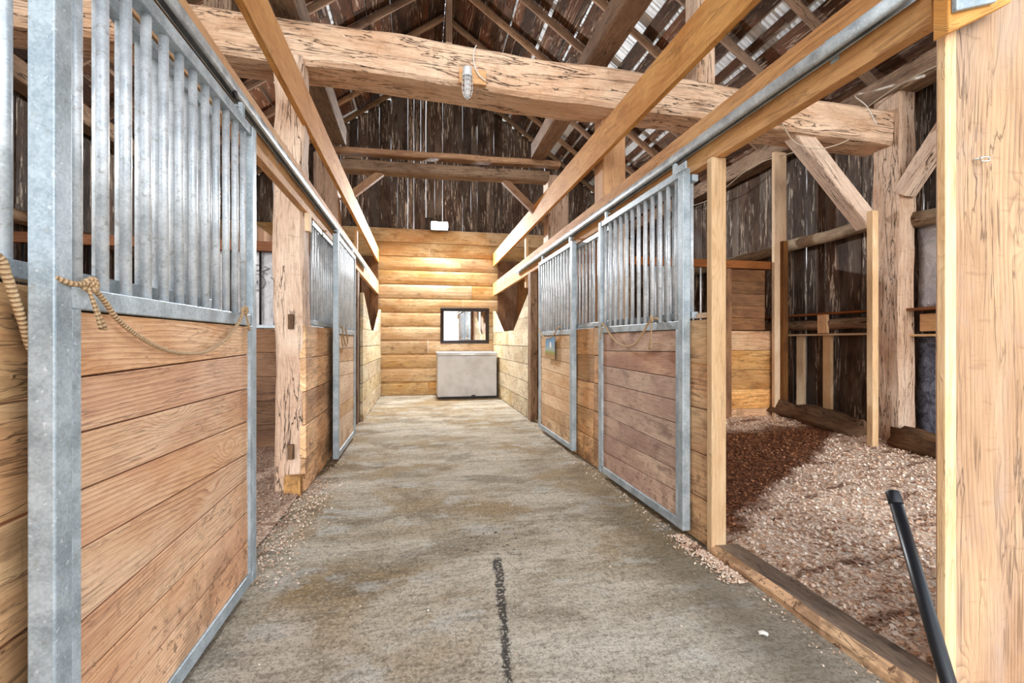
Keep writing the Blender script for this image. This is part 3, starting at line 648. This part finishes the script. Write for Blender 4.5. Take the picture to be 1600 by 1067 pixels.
# brown partitions inside the back bays
def partition(name, label, O, U, V, N, vm, u0, u1, mat, wr, seed, cat='partition', th=.022):
    mb = board_sheet(MB(), O, U, V, N, vm, lambda v: u0, lambda v: u1, wr, (.002, .005), th, .001, seed=seed)
    return tag(mb.build(name, M[mat], None), label, cat)
partition('back_bay_lining', 'brown vertical boards lining the back of the right bay', (1.68, 9.86, 0), (0, 0, 1), (1, 0, 0), (0, 1, 0), 1.5, .02, 2.93, 'brown', (.16, .26), 51)
partition('back_bay_lining', 'brown vertical boards lining the back of the left bay', (-2.35, 9.86, 0), (0, 0, 1), (1, 0, 0), (0, 1, 0), 1.48, .02, 2.93, 'brown', (.16, .26), 52)
partition('side_lining', 'brown boards along the inner side of the right back bay', (3.15, 6.9, 0), (0, 0, 1), (0, 1, 0), (1, 0, 0), 2.95, .05, 2.9, 'brown', (.16, .26), 53)
partition('side_lining', 'brown boards along the inner side of the left back bay', (-2.4, 6.9, 0), (0, 0, 1), (0, 1, 0), (-1, 0, 0), 2.95, .05, 2.9, 'brown', (.16, .26), 54)

# stall partitions crossing the right and left stalls
def cross_partition(x0, x1, y, label, side):
    e = empty('stall_partition', ((x0 + x1) / 2, y, 0), label, 'partition', 'partitions between the stalls')
    pm = MB(); rr = random.Random(60 + side); hh = 1.27 / 5
    for i in range(5): pm.box(x0, x1, y, y + .04, .02 + i * hh, .02 + (i + 1) * hh - .004)
    pm.build('planks', M['stall'] if side > 0 else M['brown'], e, .003)
    bx(x0, x1, y - .03, y + .05, 2.10, 2.20).build('cap_rail', M['reddish'], e, .004)
    if side > 0:
        bx(3.80, 3.93, y - .045, y - .005, .05, 2.09).build('batten', M['brown'], e, .003)
        up = MB()
        for i in range(5): up.box(3.70, x1 - .1, y, y + .03, 1.30 + i * .158, 1.30 + (i + 1) * .158 - .003)
        up.build('upper_boards', M['brown'], e, .003)
        b0, b1 = x0, 3.72
    else:
        bx(-1.42, -1.28, y - .045, y - .005, .05, 2.09).build('batten', M['brown'], e, .003); b0, b1 = x0, x1
    bx(b0, b1, y - .0, y + .03, 1.292, 1.325).build('grille_rail', M['galv'], e, .002)
    bar = None; x = b0 + .06
    while x < b1 - .03:
        if bar is None: bar = MB().tube([(0, 0, 0), (0, 0, .775)], .0115, 8).build('bar', M['bar'] if side > 0 else M['darkmetal'], None); o = bar
        else: o = bar.copy(); COL.objects.link(o)
        o.parent = e; o.matrix_parent_inverse = Matrix.Identity(4); o.location = Vector((x, y + .016, 1.325)) - e.location; x += .105 if side > 0 else .14
    return e
cross_partition(1.68, 4.56, 5.22, 'partition across right stall: red-brown rail, bars and planks', 1)
cross_partition(-3.95, -1.02, 5.22, 'partition across left stall with dark bars above planks', -1)
board('wall_stud', 'pale notched stud at the wall end of right partition', 4.52, 4.70, 5.12, 5.17, .1, 3.62, 'stud', 'stud', bevel=.004)
board('wall_stud', 'thin brown stud nailed on pale notched stud', 4.60, 4.67, 5.06, 5.115, .1, 2.45, 'brown', 'stud')
board('wall_stud', 'thin pale stud standing before the broad wall post', 4.29, 4.36, 3.62, 3.68, .1, 2.42, 'stud', 'stud')
G2 = 'short pale studs under the wall ledge'
board('ledge_stud', 'pale short stud under right wall ledge, farther from wall post', 4.86, 4.90, 5.02, 5.13, .25, 1.22, 'stud', 'stud', G2)
board('ledge_stud', 'pale short stud under right wall ledge, nearer to wall post', 4.86, 4.90, 4.62, 4.73, .22, 1.22, 'stud', 'stud', G2)
board('wall_ledge', 'thin dark brown ledge board on right wall beyond wall post', 4.80, 4.94, 4.06, 6.9, 1.475, 1.50, 'reddish', 'ledge')
board('wall_ledge', 'pale lower ledge board on the short studs', 4.82, 4.93, 4.06, 6.9, 1.222, 1.245, 'stud', 'ledge')
board('wall_ledge', 'dark brown ledge board right of the wall post', 4.74, 4.94, 2.72, 3.66, 1.455, 1.48, 'reddish', 'ledge')
board('wall_ledge', 'pale ledge board under orange block, right of wall post', 4.78, 4.93, 2.72, 3.66, 1.20, 1.222, 'stud', 'ledge')
board('ledge_block', 'orange board set between ledges right of wall post', 4.83, 4.87, 2.75, 3.6, 1.25, 1.42, 'gold', 'board')
board('ledge_block', 'small golden block across the low log rail', 4.79, 4.83, 4.61, 4.74, 1.25, 1.475, 'gold', 'block')
def log(name, label, p0, p1, r, mat='log', cat='log', r1=None, jit=.25):
    if mat == 'sill': jit = .9
    n = max(4, int((Vector(p1) - Vector(p0)).length / .15)); a, b = Vector(p0), Vector(p1)
    return tag(MB().tube([a.lerp(b, i / n) + Vector((0, 0, .012 * noise.noise(Vector((i * .4, r * 50, 0))))) for i in range(n + 1)], r, 14, r1=r1, jit=jit).build(name, M[mat]), label, cat)
log('girt_log', 'peeled round log rail high on the right wall', (4.86, 4.05, 2.44), (4.86, 9.8, 2.38), .075, r1=.06)
log('girt_log', 'peeled log rail on wall right of the broad post', (4.85, 2.72, 2.34), (4.85, 3.66, 2.36), .08)
log('girt_log', 'low round log rail between ledges on right wall', (4.87, 4.05, 1.36), (4.87, 6.9, 1.36), .065, 'hewn_dark')
log('girt_log', 'round log rail high on the left wall', (-3.95, 1.9, 2.42), (-3.95, 9.8, 2.38), .07, 'hewn_dark')
log('sill_log', 'dirty half-buried sill log along right wall, beyond wall post', (4.66, 3.95, .17), (4.70, 5.6, .24), .14, 'sill')
log('sill_log', 'dirty half-buried sill log right of the wall post', (4.55, 2.75, .12), (4.60, 3.62, .16), .14, 'sill')
# plastic wrap and tar paper
def sheet(name, label, mat, pts_u, pts_v, O, U, V, N, amp, seed, cat):
    mb = MB(); O, U, V, N = map(Vector, (O, U, V, N)); nu, nv = 14, 18
    for j in range(nv + 1):
        for i in range(nu + 1):
            u, v = pts_u * i / nu, pts_v * j / nv
            mb.v.append(tuple(O + U * u + V * v + N * (amp * noise.noise(Vector((u * 4 + seed, v * 3, seed))) + amp * .5 * noise.noise(Vector((u * 11, v * 9, seed))))))
    for j in range(nv):
        for i in range(nu):
            a = j * (nu + 1) + i; mb.face([a, a + 1, a + nu + 2, a + nu + 1], [(i / nu, j / nv), ((i + 1) / nu, j / nv), ((i + 1) / nu, (j + 1) / nv), (i / nu, (j + 1) / nv)], True)
    o = mb.build(name, M[mat]); so = o.modifiers.new('thick', 'SOLIDIFY'); so.thickness = .003
    return tag(o, label, cat)
sheet('plastic_wrap', 'shiny white plastic sheet on wall, right of the broad post', 'wrap', .95, .80, (4.91, 2.72, 1.49), (0, 1, 0), (0, 0, 1), (1, 0, 0), .02, 1, 'plastic sheet')
sheet('tar_paper', 'crinkled blue-black sheet below the ledge, right of wall post', 'tar', .95, 1.1, (4.91, 2.72, .10), (0, 1, 0), (0, 0, 1), (1, 0, 0), .018, 2, 'tar paper')
wp = sheet('plastic_wrap', 'white plastic wrap with faded lettering behind left stall bars', 'wrap', 1.6, .90, (-2.75, 5.285, 1.26), (1, 0, 0), (0, 0, 1), (0, 1, 0), .008, 3, 'plastic sheet')
for q, ch in enumerate('OZS'):
    cu = bpy.data.curves.new('lettering', 'FONT'); cu.body = ch; cu.size = .10; cu.extrude = .001; cu.align_x = 'CENTER'
    tmp = bpy.data.objects.new('tmp', cu); me = bpy.data.meshes.new_from_object(tmp); bpy.data.objects.remove(tmp)
    to = bpy.data.objects.new('lettering', me); COL.objects.link(to); to.data.materials.clear(); to.data.materials.append(M['ink']); to.parent = wp
    to.location = (-1.70 + q * .075, 5.268, 1.90 - q * .02 * q); to.rotation_euler = (math.radians(90), math.radians(12 + q * 14), 0)
rg = MB().tube([(-1.70 + .085 * math.cos(a / 24 * 2 * math.pi), 5.268, 1.78 + .085 * math.sin(a / 24 * 2 * math.pi)) for a in range(25)], .003, 6)
rg.beam((-1.72, 5.268, 1.76), (-1.68, 5.268, 1.80), .003, .006); rg.beam((-1.72, 5.268, 1.80), (-1.68, 5.268, 1.76), .003, .006)
rg.build('printed_emblem', M['ink'], wp)

# ------------------------------------------------------------------ near right post
e = empty('corner_plank', (1.9, 1.12, 0), 'broad rough-sawn upright plank filling the right edge of the view', 'plank')
bm_((1.995, 1.122, 0), (1.995, 1.122, 4.35), .035, .81, up=(1, 0, 0), segs=16, jit=.003, ch=.004, seed=3).build('plank', M['post'], e)
bx(1.552, 1.595, 1.085, 1.108, 0, 2.9).build('trim_strip', M['stud'], e, .002)
b = bx(1.503, 1.745, 1.042, 1.084, 2.045, 2.36, axis='x'); b.v = [(x, y, z + (x - 1.503) * .52) for x, y, z in b.v]
b.build('header_block', M['gold'], e, .004)
b = bx(1.510, 1.66, 1.026, 1.041, 2.10, 2.36, axis='z'); b.v = [(x, y, z + (max(0, x - 1.58) * 1.0 if z < 2.2 else 0) * .6) for x, y, z in b.v]
b.build('steel_plate', M['galv'], e, .003)
sc = MB(); ring = [(1.705 + .018 * math.cos(a / 16 * 2 * math.pi), 1.085 - .003 * math.sin(a), 1.712 + .007 * math.sin(a / 16 * 2 * math.pi)) for a in range(17)]
sc.tube(ring, .0028, 8); sc.tube([(1.687, 1.086, 1.713), (1.684, 1.12, 1.716)], .003, 8)
tag(sc.build('eye_screw', M['ring']), 'small shiny eye screw in the big right post', 'screw')

# black pipe leaning up from the floor
e = empty('black_pipe', (1.2, .73, 0), 'black pipe slanting up before the shavings, bottom right', 'pipe')
p0, p1 = Vector((1.202, .727, .02)), Vector((1.447, 1.156, .677))
MB().tube([p0, p0.lerp(p1, .5), p1], .0175, 20).build('pipe', M['black'], e)
MB().tube([p1 - (p1 - p0).normalized() * .035, p1 + (p1 - p0).normalized() * .004], .0190, 20).build('end_cap', M['black'], e, .002)

# threshold
th = MB(); n = 12; rings = []; us = []
for q in range(n + 1):
    y = 1.0 + 1.20 * q / n; w = noise.noise(Vector((y * 3, 0, 0))) * .012
    rings.append([Vector((1.545 + w, y, -.01)), Vector((1.71, y, -.01)), Vector((1.71 + w, y, .040)), Vector((1.575 + w, y, .046 + w * .4)), Vector((1.548 + w * 1.3, y, .026))]); us.append(y)
th.loft(rings, us, [0, .16, .2, .33, .36, .4]); tb = tag(th.build('threshold_board', M['thresh']), 'worn wooden threshold board across the right stall opening', 'threshold')
te = MB(); te.loft([[Vector((p[4].x - .003, p[4].y, -.008)), Vector((p[3].x + .012, p[3].y, p[3].z - .004)), Vector((p[3].x + .004, p[3].y, p[3].z + .003)), Vector((p[4].x - .006, p[4].y, p[4].z + .002))] for p in rings], us, [0, .03, .06, .09, .12])
te.build('worn_edge', M['stall'], tb)

# ------------------------------------------------------------------ ropes
def catmull(P, n=8):
    P = [Vector(p) for p in P]; P = [P[0]] + P + [P[-1]]; out = []
    for i in range(1, len(P) - 2):
        for k in range(n):
            t = k / n; a, b, c, d = P[i - 1], P[i], P[i + 1], P[i + 2]
            out.append(.5 * ((2 * b) + (-a + c) * t + (2 * a - 5 * b + 4 * c - d) * t * t + (-a + 3 * b - 3 * c + d) * t ** 3))
    out.append(P[-2]); return out
def rope(label, pts, r=.006, knots=(), tails=(), group='ropes looped on the stall doors'):
    e = empty('rope', pts[0], label, 'rope', group)
    MB().tube(catmull(pts), r, 10).build('strand', M['rope'], e)
    for (c, rad) in knots:
        c = Vector(c); mb = MB()
        for ax in range(3):
            rp = []
            for a in range(17):
                t = a / 16 * 2 * math.pi; rp.append(c + Vector((.4 * math.cos(t) * rad, math.cos(t) * rad * (1 if ax < 2 else .5), math.sin(t) * rad * (1 if ax else .6))) + Vector((0, ax * .004, ax * .003)))
            mb.tube(rp, r * .9, 8)
        mb.build('knot', M['rope'], e)
    for (a, b_, w) in tails:
        a, b_ = Vector(a), Vector(b_); mb = MB()
        for k in range(9):
            off = Vector((R.uniform(-.3, .3) * w, R.uniform(-1, 1) * w, R.uniform(-.15, .3) * w)); mb.tube(catmull([a, a.lerp(b_, .5) + off * .35, b_ + off], 4), r * .6, 6, r1=r * .35)
        mb.build('frayed_tail', M['rope'], e)
    return e
rope('tan rope sagging across the nearest left door planks', [(-.755, 1.130, 1.285), (-.742, 1.165, 1.276), (-.738, 1.20, 1.280), (-.737, 1.225, 1.268), (-.737, 1.26, 1.243), (-.737, 1.30, 1.208), (-.737, 1.38, 1.168), (-.737, 1.50, 1.130), (-.737, 1.63, 1.112), (-.737, 1.78, 1.115), (-.737, 1.94, 1.158), (-.737, 2.07, 1.224), (-.742, 2.14, 1.278), (-.755, 2.19, 1.285)],
     .0062, [((-.736, 1.205, 1.275), .013), ((-.740, 2.15, 1.280), .014)], [((-.735, 1.20, 1.27), (-.726, 1.232, 1.178), .014), ((-.737, 2.155, 1.275), (-.737, 2.20, 1.20), .012)])
rope('tan rope with long tail on the nearer right door', [(1.50, 3.60, 1.295), (1.488, 3.56, 1.300), (1.484, 3.48, 1.262), (1.484, 3.38, 1.20), (1.484, 3.25, 1.14), (1.484, 3.10, 1.114), (1.484, 2.96, 1.135), (1.484, 2.86, 1.20), (1.484, 2.78, 1.268), (1.490, 2.71, 1.298), (1.50, 2.68, 1.298)],
     .0075, [((1.484, 2.73, 1.292), .02)], [((1.483, 2.73, 1.28), (1.481, 2.745, 1.10), .016), ((1.484, 3.56, 1.29), (1.484, 3.60, 1.17), .012)])
rope('thin rope loop holding the print on farther right door', [(1.50, 5.62, 1.30), (1.487, 5.59, 1.31), (1.485, 5.44, 1.225), (1.485, 5.21, 1.185), (1.485, 4.99, 1.212), (1.487, 4.82, 1.292), (1.50, 4.74, 1.31)], .0075)
rope('thin rope loop on the farther left door', [(-.75, 4.60, 1.30), (-.737, 4.64, 1.29), (-.735, 4.70, 1.20), (-.735, 4.86, 1.11), (-.735, 4.98, 1.14), (-.735, 4.92, 1.22), (-.74, 4.85, 1.285)], .0075)
rope('pale rope hanging at far left from the stall rail', [(-.86, .90, 1.335), (-.83, .99, 1.345), (-.818, 1.08, 1.32), (-.816, 1.10, 1.285), (-.816, 1.115, 1.25), (-.816, 1.14, 1.19), (-.82, 1.17, 1.13), (-.82, 1.22, 1.10)], .0085)

# print on the door
cd = MB(); cd.v = [(1.480, 5.30, .955), (1.480, 4.90, .945), (1.482, 4.92, 1.205), (1.482, 5.28, 1.20), (1.4835, 5.30, .955), (1.4835, 4.90, .945), (1.4855, 4.92, 1.205), (1.4855, 5.28, 1.20)]
q4 = [(0, 0), (1, 0), (1, 1), (0, 1)]
cd.face([0, 1, 2, 3], q4)
for f in ([7, 6, 5, 4], [0, 4, 5, 1], [1, 5, 6, 2], [2, 6, 7, 3], [3, 7, 4, 0]): cd.face(f, q4)
tag(cd.build('landscape_print', M['card']), 'small blue and green landscape picture hung on farther right door', 'picture')

# ------------------------------------------------------------------ caged lamp on the tie beam
LY = 3.635
e = empty('cage_lamp', (.372, 3.645, 3.33), 'grey caged jar lamp fixed on the big tie beam', 'lamp')
MB().tube([(.372, LY, 3.335), (.372, LY, 3.285)], .036, 18).build('housing', M['lamp_grey'], e, .003)
MB().tube([(.372, LY, 3.285), (.372, LY, 3.262)], .041, 18).build('collar', M['lamp_grey'], e, .003)
MB().tube([(.372, LY, 3.262), (.372, LY, 3.20), (.372, LY, 3.14), (.372, LY, 3.11), (.372, LY, 3.098)], .029, 18, r1=.014).build('glass_jar', M['glass'], e)
cg = MB()
for zz, rr_ in ((3.235, .040), (3.195, .041), (3.155, .040), (3.115, .030)):
    cg.tube([(.372 + rr_ * math.cos(a / 20 * 2 * math.pi), LY + rr_ * math.sin(a / 20 * 2 * math.pi), zz) for a in range(21)], .0028, 6)
for k in range(6):
    a = k / 6 * 2 * math.pi; c_, s_ = math.cos(a), math.sin(a)
    cg.tube([(.372 + .038 * c_, LY + .038 * s_, 3.262), (.372 + .041 * c_, LY + .041 * s_, 3.19), (.372 + .040 * c_, LY + .040 * s_, 3.15), (.372 + .028 * c_, LY + .028 * s_, 3.11), (.372 + .003 * c_, LY + .003 * s_, 3.082)], .0028, 6)
cg.build('wire_guard', M['lamp_grey'], e)
tag(bx(.31, .53, 3.672, 3.715, 3.235, 3.355).build('lamp_block', M['gold'], None, .004), 'small orange board backing the caged lamp', 'board')
tag(MB().tube(catmull([(.452, 3.69, 3.56), (.43, 3.66, 3.50), (.425, 3.655, 3.42), (.445, 3.652, 3.335), (.48, 3.655, 3.29), (.52, 3.665, 3.265)]), .005, 8).build('lamp_cable', M['white_cable']), 'white cable running down the tie beam to caged lamp', 'cable')
def wire(label, pts, r=.004, mat='white_cable'): return tag(MB().tube(catmull(pts), r, 6).build('wire', M[mat]), label, 'wire')
wire('thin white wire looped from right trim stud toward wall post', [(1.60, 1.18, 2.01), (2.3, 1.95, 2.45), (3.3, 2.9, 3.05), (3.9, 3.45, 3.38), (4.2, 3.60, 3.40), (4.35, 3.63, 3.25)], .005)
wire('pale twine sagging along the right eave plate', [(4.62, 2.9, 3.62), (4.6, 3.6, 3.66), (4.60, 4.6, 3.50), (4.60, 5.6, 3.62), (4.60, 6.6, 3.45), (4.6, 7.8, 3.6)], .006, 'twine')
wire('loose pale wire curl near the knee brace top', [(3.35, 3.70, 3.20), (3.45, 3.66, 3.02), (3.7, 3.66, 2.98), (3.95, 3.68, 3.05), (4.1, 3.7, 3.12)], .005, 'twine')

# ------------------------------------------------------------------ floodlight
e = empty('floodlight', (.41, 9.80, 3.60), 'lit LED floodlight above the back siding', 'floodlight')
fh = bx(.22, .60, 9.76, 9.82, 3.50, 3.70, axis='x').build('housing', M['darkmetal'], e, .01)
bx(.24, .58, 9.745, 9.759, 3.52, 3.68, axis='x').build('led_panel', M['led'], fh)
bx(.38, .44, 9.82, 9.925, 3.56, 3.62).build('bracket', M['darkmetal'], e)
ld = bpy.data.lights.new('floodlight_beam', 'AREA'); ld.energy = 190; ld.size = .34; ld.size_y = .16; ld.shape = 'RECTANGLE'; ld.color = (.93, .97, 1)
lo = bpy.data.objects.new('floodlight_beam', ld); COL.objects.link(lo); lo.location = (.41, 9.72, 3.60); lo.rotation_euler = Vector((0, -1, -.55)).to_track_quat('-Z', 'Y').to_euler()

# ------------------------------------------------------------------ chest freezer and mirror
e = empty('chest_freezer', (.94, 9.4, 0), 'off-white chest freezer against the back wall under mirror', 'freezer')
bx(.345, 1.535, 9.14, 9.88, .045, .865, axis='x').build('body', M['freezer'], e, .012)
ld_ = bx(.335, 1.545, 9.12, 9.88, .868, .935, axis='x').build('lid', M['freezer'], e, .015)
bx(.36, 1.52, 9.17, 9.86, .004, .044, axis='x').build('plinth', M['darkmetal'], e)
hb = MB(); hb.box(.80, 1.08, 9.100, 9.119, .875, .90, axis='x'); hb.build('lid_handle', M['lamp_grey'], ld_, .004)
bx(1.02, 1.10, 9.132, 9.139, .05, .075, axis='x').build('drain_plug', M['black'], e)
e = empty('wall_mirror', (.965, 9.92, 1.11), 'dark framed wall mirror above the chest freezer', 'mirror')
mx0, mx1, mz0, mz1 = .435, 1.49, 1.105, 1.88
fr = MB()
prof = [(0, 0), (.0, .035), (.02, .045), (.045, .032), (.06, .038), (.085, .018), (.085, 0)]
cs = [(mx0, mz0, 1, 1), (mx1, mz0, -1, 1), (mx1, mz1, -1, -1), (mx0, mz1, 1, -1)]
rings = [[Vector((cx + sx * a, 9.928 - b_, cz + sz * a)) for a, b_ in prof] for cx, cz, sx, sz in cs]; rings.append(rings[0])
fr.loft(rings, [0, 1, 2, 3, 4], [0] * 8, cap=False); fr.build('frame', M['mirror_frame'], e)
bx(mx0 + .07, mx1 - .07, 9.905, 9.915, mz0 + .07, mz1 - .07, axis='x').build('glass', M['mirror'], e)

# ------------------------------------------------------------------ bedding
def bed_h(x, y):
    h = .035 + .03 * noise.noise(Vector((x * 1.3, y * 1.3, 2))) + .018 * noise.noise(Vector((x * 4, y * 4, 5))) + .01 * noise.noise(Vector((x * 12, y * 12, 5)))
    if x > 0:
        h += .09 * max(0, min(1, (x - 1.9) / 2.7)); h += .04 * max(0, min(1, (y - 4.3) / .8)); f = min(1, (x - 1.58) / .25); h = h * max(f, .15) + (.02 if y > 1 and x > 1.7 else 0)
    else: f = min(1, max(0, (-x - .80) / .3)); h = h * (.2 + .8 * f)
    return h
def bedding(x0, x1, y0, y1, label, dx=.05):
    nx, ny = int((x1 - x0) / dx), int((y1 - y0) / dx); mb = MB()
    for j in range(ny + 1):
        for i in range(nx + 1):
            x, y = x0 + (x1 - x0) * i / nx, y0 + (y1 - y0) * j / ny; mb.v.append((x, y, bed_h(x, y)))
    for j in range(ny):
        for i in range(nx):
            a = j * (nx + 1) + i; mb.face([a, a + 1, a + nx + 2, a + nx + 1], [(0, 0)] * 4, True)
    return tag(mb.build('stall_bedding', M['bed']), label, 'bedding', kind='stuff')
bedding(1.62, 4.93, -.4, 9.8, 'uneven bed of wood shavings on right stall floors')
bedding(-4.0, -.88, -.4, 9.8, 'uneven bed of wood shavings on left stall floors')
def chips(n, gen, label, smin=.006, smax=.016, name='wood_shavings'):
    mb = MB(); rr = random.Random(n)
    for _ in range(n):
        x, y, h = gen(rr); s1 = rr.uniform(smin, smax); s2 = s1 * rr.uniform(.4, .9); a = rr.uniform(0, 6.28); tl = rr.uniform(-.5, .5); tw = rr.uniform(-.5, .5)
        U = Vector((math.cos(a), math.sin(a), tl * .8)) * s1; V = Vector((-math.sin(a), math.cos(a), tw)) * s2 * .5; C = Vector((x, y, h + abs(tl) * s1 * .5 + .003)); cur = Vector((0, 0, s1 * rr.uniform(0, .5)))
        b = len(mb.v)
        for k, P in enumerate((C - U * .5 - V, C - U * .5 + V, C + cur - V, C + cur + V, C + U * .5 - V, C + U * .5 + V)): mb.v.append(tuple(P))
        mb.face([b, b + 2, b + 3, b + 1], [(0, 0)] * 4); mb.face([b + 2, b + 4, b + 5, b + 3], [(0, 0)] * 4)
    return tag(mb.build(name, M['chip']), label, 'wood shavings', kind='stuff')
def gr(rr):
    y = .9 + 4.3 * rr.random() ** 1.25; x = 1.72 + 3.15 * rr.random(); return x, y, bed_h(x, y)
def gl(rr):
    y = 1.5 + 3.7 * rr.random(); x = -.93 - 1.6 * rr.random() ** 1.3; return x, y, bed_h(x, y)
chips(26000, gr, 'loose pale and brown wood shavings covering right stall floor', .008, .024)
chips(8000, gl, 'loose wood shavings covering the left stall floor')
def ge(rr):
    k = rr.random()
    if k < .34: return 1.535 - abs(rr.gauss(0, .045)), rr.uniform(1.9, 2.45), .001
    if k < .45: return 1.53 - abs(rr.gauss(0, .05)), rr.uniform(1.2, 6.4), .001
    if k < .85: return -.90 + abs(rr.gauss(0, .13)), rr.uniform(2.3, 4.0), .002
    return -.84 + abs(rr.gauss(0, .08)), rr.uniform(3.7, 7.2), .001
chips(4200, ge, 'stray wood shavings spilled along the edges of the aisle', .005, .015, 'spilled_shavings')
def gs(rr): return rr.uniform(-.6, 1.45), rr.uniform(1.3, 5.5), .001
chips(170, gs, 'few scattered crumbs of straw and shavings on concrete', .003, .009, 'floor_crumbs')
# pebble by the threshold
pb = MB(); pb.tube([(1.305, 1.56, .004), (1.318, 1.552, .010), (1.332, 1.545, .004)], .008, 8, jit=.4); tag(pb.build('pebble', M['white_cable']), 'small white pebble on concrete beside the threshold board', 'pebble')
